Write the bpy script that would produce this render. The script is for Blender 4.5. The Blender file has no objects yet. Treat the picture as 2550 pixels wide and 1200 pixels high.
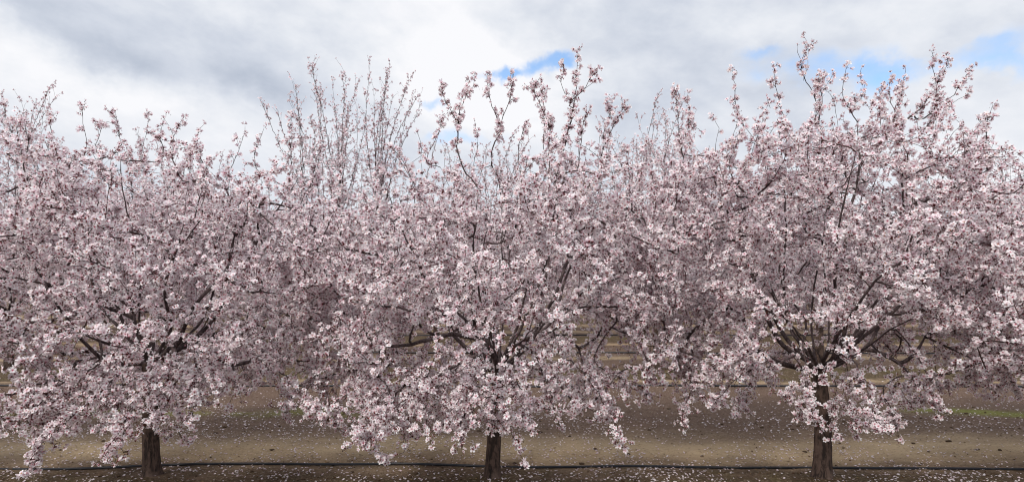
import bpy, math, random
import numpy as np

S = bpy.context.scene
col = S.collection
# ------------------------------------------------------------------ camera
F = 1521.0; CX = 1275.0; HY = 680.0; CAMZ = 2.0        # focal length, centre and horizon in photo pixels (2550 wide)
cd = bpy.data.cameras.new('camera'); cam = bpy.data.objects.new('camera', cd); col.objects.link(cam)
cam.location = (0, 0, CAMZ); cam.rotation_euler = (math.radians(90), 0, 0)
cd.sensor_width = 36; cd.lens = 36 * F / 2550
cd.shift_y = (HY - 600) / 2550
cd.clip_end = 3000
S.camera = cam
# ------------------------------------------------------------------ render look
S.view_settings.view_transform = 'Standard'; S.view_settings.look = 'None'
S.view_settings.exposure = 0.24; S.view_settings.gamma = 1.0
S.render.engine = 'CYCLES'
S.cycles.filter_width = 1.05; S.cycles.max_bounces = 8; S.cycles.diffuse_bounces = 6; S.cycles.transmission_bounces = 6
S.cycles.glossy_bounces = 2; S.cycles.caustics_reflective = False; S.cycles.caustics_refractive = False
# ------------------------------------------------------------------ sun
SUN_EL, SUN_AZ = math.radians(44), math.radians(205)    # azimuth clockwise from +Y (behind the camera, a little left)
ld = bpy.data.lights.new('sun', 'SUN'); ld.energy = 2.7; ld.angle = math.radians(14); ld.color = (1.0, 0.955, 0.89)
lo = bpy.data.objects.new('sun', ld); col.objects.link(lo)
lo.rotation_euler = (math.pi / 2 - SUN_EL, 0, math.pi - SUN_AZ + math.pi * 0 + 0)
from mathutils import Vector
sd = Vector((math.sin(SUN_AZ) * math.cos(SUN_EL), math.cos(SUN_AZ) * math.cos(SUN_EL), math.sin(SUN_EL)))
lo.rotation_euler = sd.to_track_quat('Z', 'Y').to_euler()

# ------------------------------------------------------------------ node helper
class NT:
    def __init__(s, nt): s.nt = nt
    def n(s, t, **kw):
        nd = s.nt.nodes.new(t)
        for k, v in kw.items():
            setattr(nd, k, v)
        return nd
    def put(s, sock, v):
        if v is None: return
        if hasattr(v, 'is_output') or isinstance(v, bpy.types.NodeSocket): s.nt.links.new(v, sock)
        else: sock.default_value = v
    def m(s, op, a, b=None, c=None, clamp=False):
        nd = s.n('ShaderNodeMath', operation=op, use_clamp=clamp)
        s.put(nd.inputs[0], a); s.put(nd.inputs[1], b); s.put(nd.inputs[2], c)
        return nd.outputs[0]
    def mix(s, f, a, b, t='MIX'):
        nd = s.n('ShaderNodeMixRGB', blend_type=t)
        s.put(nd.inputs[0], f)
        s.put(nd.inputs[1], a if not isinstance(a, tuple) else (*a, 1)[:4])
        s.put(nd.inputs[2], b if not isinstance(b, tuple) else (*b, 1)[:4])
        return nd.outputs[0]
    def noise(s, vec, scale, detail=4, rough=.55, dist=0):
        nd = s.n('ShaderNodeTexNoise'); s.put(nd.inputs['Vector'], vec)
        nd.inputs['Scale'].default_value = scale; nd.inputs['Detail'].default_value = detail
        nd.inputs['Roughness'].default_value = rough; nd.inputs['Distortion'].default_value = dist
        return nd.outputs['Fac']
    def step(s, v, a, b):
        nd = s.n('ShaderNodeMapRange', interpolation_type='SMOOTHSTEP')
        s.put(nd.inputs[0], v); nd.inputs[1].default_value = a; nd.inputs[2].default_value = b
        nd.inputs[3].default_value = 0; nd.inputs[4].default_value = 1
        return nd.outputs[0]
    def xyz(s, x, y, z):
        nd = s.n('ShaderNodeCombineXYZ'); s.put(nd.inputs[0], x); s.put(nd.inputs[1], y); s.put(nd.inputs[2], z)
        return nd.outputs[0]

# ------------------------------------------------------------------ world: Nishita sky behind a broken cloud deck
W = bpy.data.worlds.new('World'); S.world = W; W.use_nodes = True
W.node_tree.nodes.clear()
t = NT(W.node_tree)
sky = t.n('ShaderNodeTexSky', sky_type='NISHITA', sun_disc=False)
sky.sun_elevation = SUN_EL; sky.sun_rotation = SUN_AZ
tc = t.n('ShaderNodeTexCoord'); sp = t.n('ShaderNodeSeparateXYZ'); t.put(sp.inputs[0], tc.outputs['Generated'])
X, Y, Z = sp.outputs
az = t.m('ARCTAN2', X, Y)                                          # 0 = north (+Y), right positive
el = t.m('ARCSINE', t.m('MAXIMUM', t.m('MINIMUM', Z, 1.0), -1.0))
def ae(px, py):                                                     # a spot of the sky, as azimuth and elevation
    x, z = (px - CX) / F, (HY - py) / F
    return math.atan(x), math.atan2(z, math.hypot(1, x))
wob = t.noise(t.xyz(az, el, 0.0), 9.0, 5, .6)
wob2 = t.noise(t.xyz(az, el, 5.3), 9.0, 5, .6)
azw = t.m('ADD', az, t.m('MULTIPLY', t.m('SUBTRACT', wob, .5), .16))
elw = t.m('ADD', el, t.m('MULTIPLY', t.m('SUBTRACT', wob2, .5), .10))
def blob(px, py, rx, ry, ang=0, A=azw, E=elw):
    a0, e0 = ae(px, py); c, s_ = math.cos(math.radians(ang)), math.sin(math.radians(ang))
    dx = t.m('SUBTRACT', A, a0); dy = t.m('SUBTRACT', E, e0)
    u = t.m('DIVIDE', t.m('ADD', t.m('MULTIPLY', dx, c), t.m('MULTIPLY', dy, s_)), rx / F)
    v = t.m('DIVIDE', t.m('SUBTRACT', t.m('MULTIPLY', dy, c), t.m('MULTIPLY', dx, s_)), ry / F)
    d = t.m('ADD', t.m('MULTIPLY', u, u), t.m('MULTIPLY', v, v))
    return t.m('EXPONENT', t.m('MULTIPLY', d, -1.0))
def total(bl):
    o = None
    for b, wgt in bl:
        q = t.m('MULTIPLY', b, wgt); o = q if o is None else t.m('ADD', o, q)
    return o
# streaks: noise stretched along the drift of the cloud sheet
ca, sa = math.cos(math.radians(-14)), math.sin(math.radians(-14))
su = t.m('ADD', t.m('MULTIPLY', az, ca), t.m('MULTIPLY', el, sa)); sv = t.m('SUBTRACT', t.m('MULTIPLY', el, ca), t.m('MULTIPLY', az, sa))
st = t.noise(t.xyz(t.m('MULTIPLY', su, 1.0), t.m('MULTIPLY', sv, 2.8), 1.7), 3.6, 6, .52, .35)
fine = t.noise(t.xyz(az, t.m('MULTIPLY', el, 1.7), 9.1), 14, 6, .6)
lumb = total([(blob(1120, 120, 330, 130, -25), .55), (blob(1180, 240, 260, 90), .45), (blob(60, 175, 230, 60, -12), .30),
              (blob(480, 330, 560, 60), .15), (blob(330, 215, 260, 40, -10), .20), (blob(620, 30, 90, 30), .2), (blob(420, 150, 120, 25, -20), .2),
              (blob(560, 130, 480, 95, -8), -.13), (blob(150, 60, 330, 55, -15), -.22), (blob(640, 210, 330, 38, -6), -.25),
              (blob(1620, 120, 240, 150), -.24), (blob(1560, 300, 280, 110), -.05), (blob(2060, 60, 380, 70), .16),
              (blob(2420, 330, 260, 170), .25), (blob(2300, 90, 300, 40, -5), -.12), (blob(1000, 40, 240, 40), -.10)])
lum = t.m('ADD', t.m('ADD', .52, lumb), t.m('MULTIPLY', t.m('SUBTRACT', st, .5), .55))
mid_ = t.noise(t.xyz(t.m('MULTIPLY', su, 1.0), t.m('MULTIPLY', sv, 1.9), 4.2), 8.0, 4, .55, .2)
lum = t.m('ADD', lum, t.m('MULTIPLY', t.m('SUBTRACT', mid_, .5), .72))
lum = t.m('ADD', lum, t.m('MULTIPLY', t.m('SUBTRACT', fine, .5), .55))
lum = t.m('ADD', lum, t.m('MULTIPLY', t.step(el, .28, .02), .08), clamp=True)
ramp = t.n('ShaderNodeValToRGB'); t.put(ramp.inputs[0], lum)
cr = ramp.color_ramp; cr.elements[0].position = 0; cr.elements[0].color = (.42, .475, .57, 1)
cr.elements[1].position = 1; cr.elements[1].color = (.81, .83, .865, 1)
e = cr.elements.new(.35); e.color = (.55, .60, .685, 1); e = cr.elements.new(.65); e.color = (.68, .72, .78, 1)
# holes in the deck
hole = total([(blob(1375, 160, 62, 26, 12), 1.1), (blob(1255, 196, 60, 16, 5), 1.15), (blob(1100, 255, 48, 16), .75), (blob(1130, 345, 75, 22), .62),
              (blob(1250, 335, 60, 16), .35), (blob(1985, 190, 120, 42, -12), .62), (blob(1900, 130, 60, 18), .55), (blob(2210, 185, 70, 40), .62), (blob(2390, 148, 180, 20, 2), .40),
              (blob(2520, 175, 85, 28, -14), .62), (blob(2530, 110, 60, 50), .2), (blob(2060, 150, 60, 40), .3), (blob(2150, 290, 120, 50), .2)])
hole = t.m('ADD', hole, t.m('MULTIPLY', t.m('SUBTRACT', fine, .5), .9))
hm = t.m('MULTIPLY', t.step(hole, .14, 1.1), .9)
up = t.m('ADD', 1.0, t.m('MULTIPLY', t.step(el, .42, 1.2), 0.75))     # an overcast deck is brightest overhead
cloud = t.mix(1.0, ramp.outputs[0], t.xyz(t.m('MULTIPLY', up, 10.0), t.m('MULTIPLY', up, 9.8), t.m('MULTIPLY', up, 9.7)), 'MULTIPLY')
blue = t.mix(1.0, sky.outputs[0], (1.35, 1.6, 1.8), 'MULTIPLY')
out = t.mix(hm, cloud, blue)
bg = t.n('ShaderNodeBackground'); t.put(bg.inputs[0], out); bg.inputs[1].default_value = 0.1
wo = t.n('ShaderNodeOutputWorld'); t.nt.links.new(bg.outputs[0], wo.inputs[0])

# ------------------------------------------------------------------ materials
def new_mat(name):
    m = bpy.data.materials.new(name); m.use_nodes = True; m.node_tree.nodes.clear()
    return m, NT(m.node_tree)
def finish(m, q, shader):
    o = q.n('ShaderNodeOutputMaterial'); q.nt.links.new(shader, o.inputs[0]); return m
def principled(q, colr, rough=.8, bump=None, bstr=.5, bdist=.02, spec=.3):
    p = q.n('ShaderNodeBsdfPrincipled'); q.put(p.inputs['Base Color'], colr if not isinstance(colr, tuple) else (*colr, 1)[:4])
    q.put(p.inputs['Roughness'], rough); p.inputs['Specular IOR Level'].default_value = spec
    if bump is not None:
        b = q.n('ShaderNodeBump'); b.inputs['Strength'].default_value = bstr; b.inputs['Distance'].default_value = bdist
        q.put(b.inputs['Height'], bump); q.nt.links.new(b.outputs[0], p.inputs['Normal'])
    return p.outputs[0]

def petal_mat():
    m, q = new_mat('petal')
    a = q.n('ShaderNodeAttribute', attribute_name='col')
    d = q.n('ShaderNodeBsdfDiffuse'); q.put(d.inputs[0], a.outputs['Color'])
    tr = q.n('ShaderNodeBsdfTranslucent'); q.put(tr.inputs[0], a.outputs['Color'])
    mx = q.n('ShaderNodeMixShader'); mx.inputs[0].default_value = .42
    q.nt.links.new(d.outputs[0], mx.inputs[1]); q.nt.links.new(tr.outputs[0], mx.inputs[2])
    return finish(m, q, mx.outputs[0])
def bark_mat(name, c1, c2, c3, sc=30):
    m, q = new_mat(name)
    tcn = q.n('ShaderNodeTexCoord'); mp = q.n('ShaderNodeMapping'); q.put(mp.inputs[0], tcn.outputs['Object'])
    mp.inputs['Scale'].default_value = (1, 1, .28)
    f = q.noise(mp.outputs[0], sc, 6, .65, .6); g = q.noise(tcn.outputs['Object'], 7, 3)
    c = q.mix(q.step(f, .38, .62), c1, c2); c = q.mix(q.step(g, .5, .75), c, c3)
    return finish(m, q, principled(q, c, .85, f, .9, .02))
M_PETAL = petal_mat()
M_TRUNK = bark_mat('trunk_bark', (.022, .014, .011), (.105, .068, .053), (.14, .096, .075))
M_BARK = bark_mat('branch_bark', (.030, .020, .021), (.10, .070, .068), (.16, .12, .12), 45)
M_TWIG = bark_mat('twig_bark', (.030, .013, .010), (.065, .034, .028), (.12, .082, .076), 20)

# ------------------------------------------------------------------ mesh builders
def mesh_from(name, V, faces_flat, loops_tot, mats, mat_idx=None, colr=None, smooth=False):
    me = bpy.data.meshes.new(name)
    V = np.asarray(V, np.float32); nl = len(faces_flat); nf = len(loops_tot)
    me.vertices.add(len(V)); me.vertices.foreach_set('co', V.ravel())
    me.loops.add(nl); me.loops.foreach_set('vertex_index', np.asarray(faces_flat, np.int32))
    me.polygons.add(nf)
    ls = np.zeros(nf, np.int32); ls[1:] = np.cumsum(loops_tot)[:-1]
    me.polygons.foreach_set('loop_start', ls)
    try: me.polygons.foreach_set('loop_total', np.asarray(loops_tot, np.int32))
    except Exception: pass
    for m in mats: me.materials.append(m)
    if mat_idx is not None: me.polygons.foreach_set('material_index', np.asarray(mat_idx, np.int32))
    me.polygons.foreach_set('use_smooth', np.full(nf, smooth))
    if colr is not None:
        at = me.attributes.new('col', 'FLOAT_COLOR', 'POINT')
        c4 = np.ones((len(V), 4), np.float32); c4[:, :3] = colr
        at.data.foreach_set('color', c4.ravel())
    me.update(calc_edges=True)
    return me

def tubes(paths, radii, sides):
    """many tubes of one side count -> verts, flat quads"""
    Vs, Fs = [], []; base = 0
    ang = np.arange(sides) / sides * 2 * np.pi; ca, sa = np.cos(ang), np.sin(ang)
    for P, R in zip(paths, radii):
        n = len(P)
        if n < 2: continue
        T = np.empty_like(P); T[1:-1] = P[2:] - P[:-2]; T[0] = P[1] - P[0]; T[-1] = P[-1] - P[-2]
        T /= np.linalg.norm(T, axis=1, keepdims=True) + 1e-9
        ref = np.array([0, 0, 1.]) if abs(T[0, 2]) < .8 else np.array([1., 0, 0])
        U = np.cross(T, ref); U /= np.linalg.norm(U, axis=1, keepdims=True) + 1e-9
        Wv = np.cross(T, U)
        ring = P[:, None, :] + R[:, None, None] * (U[:, None, :] * ca[None, :, None] + Wv[:, None, :] * sa[None, :, None])
        Vs.append(ring.reshape(-1, 3))
        i = np.arange(n - 1)[:, None] * sides + np.arange(sides)[None, :]
        j = np.arange(n - 1)[:, None] * sides + (np.arange(sides)[None, :] + 1) % sides
        q = np.stack([i, j, j + sides, i + sides], -1).reshape(-1, 4) + base
        Fs.append(q); base += n * sides
    return np.concatenate(Vs), np.concatenate(Fs)

# ------------------------------------------------------------------ blossom prototypes (unit: flower radius = 1, facing +Z)
prng = np.random.default_rng(5)
def flower_proto(k, cup, detail=True):
    V, Fc, C = [], [], []
    tip = np.array([.90, .872, .87]); mid = np.array([.89, .83, .84]); base = np.array([.72, .46, .52])
    for p in range(5):
        a = p / 5 * 2 * np.pi + k * .35 + prng.normal(0, .07); L = 1 + prng.normal(0, .06)
        c, s = math.cos(a), math.sin(a); tw = prng.normal(0, .12); cu = cup + prng.normal(0, .12)
        rr = [(.14, .10), (.58 * L, .37), (1.0 * L, .24)] if detail else [(.1, .12), (.66, .40), (1.0, .2)]
        hh = [0.0, cu * .34, cu * .62 - .08]
        b = len(V)
        for (r, w), h in zip(rr, hh):
            for sg in (-1, 1):
                V.append((c * r - s * w * sg, s * r + c * w * sg, h + sg * w * tw * 1.2 + (0.0 if w < .2 else .06)))
        for cc in (base, base, mid, mid, tip, tip): C.append(cc)
        Fc.append([b, b + 1, b + 3, b + 2]); Fc.append([b + 2, b + 3, b + 5, b + 4])
    heart = [np.array([.45, .07, .11]), np.array([.50, .36, .10]), np.array([.40, .05, .09]), np.array([.42, .24, .08])][k % 4]
    b = len(V)
    if detail:
        for p in range(5):
            a = p / 5 * 2 * np.pi + .6 + k * .35; V.append((.17 * math.cos(a), .17 * math.sin(a), .10)); C.append(heart)
        Fc.append([b, b + 1, b + 2, b + 3, b + 4])
        b = len(V)
    # calyx and stalk behind
    cx = np.array([.16, .035, .030])
    for p in range(4):
        a = p / 4 * 2 * np.pi; V.append((.32 * math.cos(a), .32 * math.sin(a), -.06)); C.append(cx * 1.2)
    V.append((0, 0, -.5)); C.append(cx)
    for p in range(4): Fc.append([b + p, b + 4, b + (p + 1) % 4])
    return np.array(V), Fc, np.array(C)
def bud_proto(k):
    V = []; C = []
    L, w = (.55, .22) if k else (.75, .13)
    c = np.array([.74, .42, .48]) if k else np.array([.11, .034, .018])
    for p in range(4):
        a = p / 4 * 2 * np.pi; V.append((w * math.cos(a), w * math.sin(a), L * .45)); C.append(c)
    V += [(0, 0, 0), (0, 0, L)]; C += [np.array([.15, .04, .03]), c * 1.08]
    Fc = []
    for p in range(4): Fc.append([p, 4, (p + 1) % 4]); Fc.append([p, (p + 1) % 4, 5])
    return np.array(V), Fc, np.array(C)
FULL = [flower_proto(k, cu) for k, cu in enumerate((.35, .75, .15, 1.3, .5, -.15, 2.2))]
LITE = [flower_proto(k, cu, False) for k, cu in enumerate((.35, .8, .1))]
BUDS = [bud_proto(0), bud_proto(1)]

def scatter(protos, P, N, size, rng, tint=.05):
    V, FF, LT, C = [], [], [], []; base = 0
    which = rng.integers(0, len(protos), len(P))
    for k, (pv, pf, pc) in enumerate(protos):
        s = which == k; n = int(s.sum())
        if not n: continue
        Zn = N[s] / (np.linalg.norm(N[s], axis=1, keepdims=True) + 1e-9)
        r = rng.normal(size=(n, 3)); Xn = np.cross(r, Zn); Xn /= np.linalg.norm(Xn, axis=1, keepdims=True) + 1e-9
        Yn = np.cross(Zn, Xn); B = np.stack([Xn, Yn, Zn], 1)            # rows: axes
        vv = np.einsum('vk,nkj->nvj', pv, B) * size[s][:, None, None] + P[s][:, None, :]
        V.append(vv.reshape(-1, 3))
        fl = np.concatenate([np.array(f) for f in pf]); lt = np.array([len(f) for f in pf])
        FF.append((fl[None, :] + (np.arange(n) * len(pv))[:, None]).ravel() + base)
        LT.append(np.tile(lt, n))
        tn = 1 + rng.normal(0, tint, (n, 1, 1)); pk = rng.random((n, 1, 1)) ** 3
        cc = pc[None] * tn * (1 - pk * np.array([.0, .10, .065]))
        C.append(np.clip(cc, 0, .9).reshape(-1, 3)); base += n * len(pv)
    return np.concatenate(V), np.concatenate(FF), np.concatenate(LT), np.concatenate(C)

# ------------------------------------------------------------------ tree growth
class Tree:
    def __init__(s, seed):
        s.rng = np.random.default_rng(seed); s.pos = []; s.par = []; s.ord = []; s.br = []; s.dirs = []
    def add(s, p, parent, o):
        s.pos.append(np.array(p, float)); s.par.append(parent); s.ord.append(o)
        d = s.pos[-1] - s.pos[parent] if parent >= 0 else np.array([0, 0, 1.]); s.dirs.append(d / (np.linalg.norm(d) + 1e-9))
        return len(s.pos) - 1
    def path(s, start, pts, o, jit=.0):
        ids = [start]; cur = start
        for p in pts:
            cur = s.add(p, cur, o); ids.append(cur)
        s.br.append((ids, o)); return ids
    def poly(s, start, way, o, step=.09, jit=.012):
        """catmull path from the node start through way points"""
        K = [s.pos[start]] + [np.array(w, float) for w in way]
        K = [2 * K[0] - K[1]] + K + [2 * K[-1] - K[-2]]
        pts = []
        for i in range(1, len(K) - 2):
            n = max(2, int(np.linalg.norm(K[i + 1] - K[i]) / step))
            for j in range(1, n + 1):
                u = j / n; a, b, c, d = K[i - 1], K[i], K[i + 1], K[i + 2]
                q = .5 * ((2 * b) + (-a + c) * u + (2 * a - 5 * b + 4 * c - d) * u * u + (-a + 3 * b - 3 * c + d) * u ** 3)
                pts.append(q + s.rng.normal(0, jit, 3))
        return s.path(start, pts, o)
    def connect(s, targets, o, maxo, step, bow, jit, lmax=9, dmin=.05, tropism=None):
        tg = sorted(targets, key=lambda q: q[0] ** 2 + q[1] ** 2 + (q[2] - s.fz) ** 2)
        n0 = len(s.pos); A = np.zeros((n0 + len(tg) * 40, 3)); A[:n0] = s.pos; ok = np.zeros(len(A), bool)
        ok[:n0] = np.array(s.ord) <= maxo; cnt = n0
        minz = s.fz - .02
        ok[:n0] &= A[:n0, 2] > minz
        ok[:n0] |= np.array(s.ord) >= 2
        if not ok.any(): return
        for q in tg:
            D = A[:cnt] - q; D[:, 2] *= 1.0
            d2 = (D * D).sum(1) + np.where(D[:, 2] > .1, .15 * D[:, 2], 0) * (1 if q[2] > s.fz else 0); d2[~ok[:cnt]] = 1e9
            k = int(np.argmin(d2)); L = math.sqrt(d2[k])
            if L > lmax or L < dmin: continue
            a = s.pos[k]; dv = q - a; L = np.linalg.norm(dv); n = max(2, int(L / step))
            pd = s.dirs[k]; c1 = a + (pd * .45 + dv / L * .55) * L * .45 + np.array([0, 0, bow * L])
            pts = []
            for j in range(1, n + 1):
                u = j / n; p = (1 - u) ** 2 * a + 2 * u * (1 - u) * c1 + u * u * q
                pts.append(p + s.rng.normal(0, jit, 3) * (1 if j < n else 0))
            ids = s.path(k, pts, o)
            m = len(s.pos)
            if m > len(A) - 50:
                A = np.concatenate([A, np.zeros((20000, 3))]); ok = np.concatenate([ok, np.zeros(20000, bool)])
            A[cnt:m] = s.pos[cnt:m]; ok[cnt:m] = (o <= maxo); cnt = m
    def radii(s, tip, power, rmax):
        n = len(s.pos); acc = np.zeros(n); 
        for i in range(n - 1, 0, -1):
            if acc[i] == 0: acc[i] = tip ** power
            acc[s.par[i]] += acc[i] + 1e-8
        return np.minimum(acc ** (1 / power), rmax)

def trunk_mesh(name, path, r0, r1, seed, flare=1.5, sides=28):
    rng = np.random.default_rng(seed); P = np.array(path); n = 26
    tt = np.linspace(0, 1, n); seg = np.linspace(0, 1, len(P))
    C = np.stack([np.interp(tt, seg, P[:, i]) for i in range(3)], 1)
    h = (C[:, 2] - C[0, 2]); R = r0 + (r1 - r0) * tt + r0 * (flare - 1) * np.exp(-h / .085)
    ph = rng.random(6) * 6.28; V = []
    ang = np.arange(sides) / sides * 2 * np.pi
    for i in range(n):
        w = 1 + .055 * np.sin(3 * ang + ph[0] + h[i]) + .035 * np.sin(7 * ang + ph[1] + 2 * h[i]) + .025 * np.sin(11 * ang + ph[2] - 3 * h[i]) + rng.normal(0, .012, sides)
        w += .35 * math.exp(-h[i] / .05) * np.maximum(0, np.sin(2.5 * ang + ph[3])) ** 2
        r = R[i] * w
        V.append(np.stack([C[i, 0] + r * np.cos(ang), C[i, 1] + r * np.sin(ang), np.full(sides, C[i, 2])], 1))
    V = np.concatenate(V); F_ = []
    for i in range(n - 1):
        for j in range(sides):
            k = (j + 1) % sides; F_.append([i * sides + j, i * sides + k, (i + 1) * sides + k, (i + 1) * sides + j])
    b = len(V); V = np.concatenate([V, [C[-1] + [0, 0, .03]]])
    for j in range(sides): F_.append([(n - 1) * sides + j, (n - 1) * sides + (j + 1) % sides, b])
    lt = [len(f) for f in F_]
    return mesh_from(name, V, np.concatenate(F_), lt, [M_TRUNK], smooth=True)

def grow(seed, trunk, tr, scaffolds, n2, n3, n4, sample, leaders=(), flower=.0198, gap=.0190, lite=False, bare=0.0, bud=1.15,
         tip=.0015, power=2.05, spur=.035, s4=(.12, .42), up=.25, tag='', droops=(), perlead=3.4, lsl=.5, clus=2.3):
    """returns meshes: trunk, limbs, twigs, blossom (local coordinates, trunk base at the origin)"""
    T = Tree(seed); rng = T.rng
    fz = trunk[-1][2]; T.fz = fz
    T.add((trunk[-2]), -1, 0); T.add(trunk[-1], 0, 0)
    for way in scaffolds: T.poly(1, way, 1, .08, .004)
    if hasattr(sample, 'fan'):                                        # slimmer straight limbs fanning up between the main ones
        for i in range(8):
            a = (i + rng.random()) / 8 * 6.283; rr = rng.uniform(.7, 1.45); top = rng.uniform(2.3, 3.1)
            p = [np.array([math.cos(a) * rr * f, math.sin(a) * rr * .85 * f, fz + (top - fz) * h]) + rng.normal(0, .06, 3) for f, h in ((.26, .13), (.6, .40), (.82, .72), (1, 1))]
            T.poly(1, p, 1, .08, .004)
    ld = []
    leaders = list(leaders) + list(sample.fan(rng, tag) if hasattr(sample, 'fan') else [])
    T.connect([sample(rng, 2) for _ in range(n2)], 2, 2, .08, .02, .006)
    for way in leaders:                                               # long upright shoots
        A = np.array(T.pos); d = np.linalg.norm(A - way[0], axis=1); d[A[:, 2] < fz + .2] = 9; k = int(np.argmin(d))
        ids = T.poly(k, way, 3, .06, .006); ld.append(ids)
    hang = []
    for way in droops:                                                # low branches hanging towards the ground
        A = np.array(T.pos); d = np.linalg.norm(A - way[0], axis=1); d[A[:, 2] < fz + .05] = 9; k = int(np.argmin(d))
        hang += T.poly(k, way, 2, .07, .008)[4:]
    T.connect([sample(rng, 3) for _ in range(n3)], 3, 3, .07, .0, .009, lmax=1.6)
    # short shoots: each leaves a random node of the finer wood
    od = np.array(T.ord); PO = np.array(T.pos); DI = np.array(T.dirs)
    cand = np.nonzero((od >= 2) & (PO[:, 2] > .35))[0]
    lead = set(i for ids in ld for i in ids)
    wts = np.where(od[cand] == 3, 1.0, .55); wts[np.isin(cand, sorted(i for ids in ld for i in ids))] *= .25; wts /= wts.sum()
    pick = rng.choice(cand, n4, p=wts)
    if hang: pick = np.concatenate([pick, rng.choice(hang, len(droops) * 6)]); hset = set(hang)
    else: hset = set()
    lead_l = np.array(sorted(lead))
    if len(lead_l): pick = np.concatenate([pick, rng.choice(lead_l, int(len(ld) * perlead))])
    for k in pick:
        a = T.pos[k]; d0 = T.dirs[k]; r = rng.normal(size=3); r /= np.linalg.norm(r)
        L = rng.uniform(*s4)
        low = a[2] < fz + .25
        d = d0 * .55 + r * .8 + np.array([0, 0, -.35 if low else up]); d /= np.linalg.norm(d)
        if k in lead: L *= rng.uniform(.3, .9) * lsl; d = d0 * .6 + r * .5 + np.array([0, 0, .3]); d /= np.linalg.norm(d)
        q = a + d * L
        if k in hset: q = a + (q - a) * .42
        elif k not in lead and not sample.ok(q, rng): continue
        n = max(2, int(L / .07)); c1 = a + d0 * L * .3 + d * L * .25
        pts = [(1 - u) ** 2 * a + 2 * u * (1 - u) * c1 + u * u * q + rng.normal(0, .005, 3) for u in np.arange(1, n + 1) / n]
        T.path(k, pts, 4)
    R = T.radii(tip, power, tr * .92)
    P = np.array(T.pos); O = np.array(T.ord)
    big = ([], []); mid = ([], []); thin = ([], [])
    for ids, o in T.br:
        rr = R[ids].copy(); rr[0] = rr[1] * 1.05; rr = np.maximum(rr, .0021)
        if o <= 2: rr = np.maximum(rr * np.linspace(1, .55, len(rr)) ** (1.0 if o == 1 else .7), .0021)
        rr[-1] *= .5
        dst = big if rr.max() > .014 else mid if rr.max() > .006 else thin
        dst[0].append(P[ids]); dst[1].append(rr)
    def mk(lst, nm, mat):
        Vs, Fs, b = [], [], 0
        for (pp, rr), sd_ in lst:
            if not pp: continue
            v, f = tubes(pp, rr, sd_); Vs.append(v); Fs.append(f + b); b += len(v)
        V = np.concatenate(Vs); Fq = np.concatenate(Fs)
        return mesh_from(nm, V, Fq.ravel(), np.full(len(Fq), 4), [mat], smooth=True)
    # blossoms sit in tight clusters on short spurs along the finer wood
    SP, SD = [], []; SPUR = []
    for ids, o in T.br:
        if o < 2: continue
        pp = P[ids]; rr = R[ids]
        seg = pp[1:] - pp[:-1]; ln = np.linalg.norm(seg, axis=1)
        dens = {2: .9, 3: 1.0, 4: 1.0}[o]
        for i in range(len(seg)):
            if rr[i + 1] > .016: continue
            f = (i + 1) / len(seg)
            if o == 3 and ids[1] in lead: dd = .62 if f < .6 else .42
            else: dd = dens
            nn = rng.poisson(ln[i] / (gap * clus) * dd * (1 - bare * (1.0 if f < .85 else .6)))
            for _ in range(nn):
                b = pp[i] + seg[i] * rng.random(); r = rng.normal(size=3); tv = seg[i] / (ln[i] + 1e-9)
                r -= tv * (r @ tv) * .6; r /= np.linalg.norm(r) + 1e-9
                out = r * .8 + tv * .35 + rng.normal(0, .25, 3); out /= np.linalg.norm(out)
                hub = b + out * spur * rng.uniform(.2, .9); SPUR.append((b, hub))
                for _ in range(1 + rng.poisson(clus - 1)):
                    v = rng.normal(size=3); v /= np.linalg.norm(v); v = v * .8 + out * .55; v /= np.linalg.norm(v)
                    SP.append(hub + v * flower * rng.uniform(.55, 1.15)); SD.append(v)
        e = pp[-1]; tv = seg[-1] / (ln[-1] + 1e-9)
        for _ in range(2 if bare < .3 else 1): SP.append(e + tv * .01 + rng.normal(0, .012, 3)); SD.append(tv + rng.normal(0, .6, 3))
    SP = np.array(SP); SD = np.array(SD)
    # spur stalks
    sp_ = [np.array([a, b]) for a, b in SPUR]; sr_ = [np.array([.0022, .0014])] * len(sp_)
    limbs = mk([(big, 8), (mid, 5)], tag + 'limbs', M_BARK)
    twigs = mk([(thin, 3), ((sp_, sr_), 3)], tag + 'twigs', M_TWIG)
    n = len(SP)
    jit = rng.normal(0, .28, (n, 3)); N = SD + jit + np.array([0, 0, .12])
    sz = rng.normal(1, .16, n).clip(.55, 1.35) * flower
    v1, f1, l1, c1 = scatter(LITE if lite else FULL, SP, N, sz, rng)
    nb = int(n * bud); kb = rng.integers(0, n, nb)
    bp = SP[kb] - SD[kb] * spur * .6 + rng.normal(0, .008, (nb, 3)); bn = SD[kb] + rng.normal(0, .6, (nb, 3))
    v2, f2, l2, c2 = scatter([BUDS[0], BUDS[0], BUDS[1]], bp, bn, rng.uniform(.7, 1.35, nb) * flower, rng, .2)
    V = np.concatenate([v1, v2]); FF = np.concatenate([f1, f2 + len(v1)]); LT = np.concatenate([l1, l2]); C = np.concatenate([c1, c2])
    bl = mesh_from(tag + 'blossom', V, FF, LT, [M_PETAL], colr=C)
    tk = trunk_mesh(tag + 'trunk', trunk, tr, tr * .80, seed)
    print('TREE', tag, 'nodes', len(P), 'flowers', n, 'base r', round(float(R[1]), 3))
    return tk, limbs, twigs, bl

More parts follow.
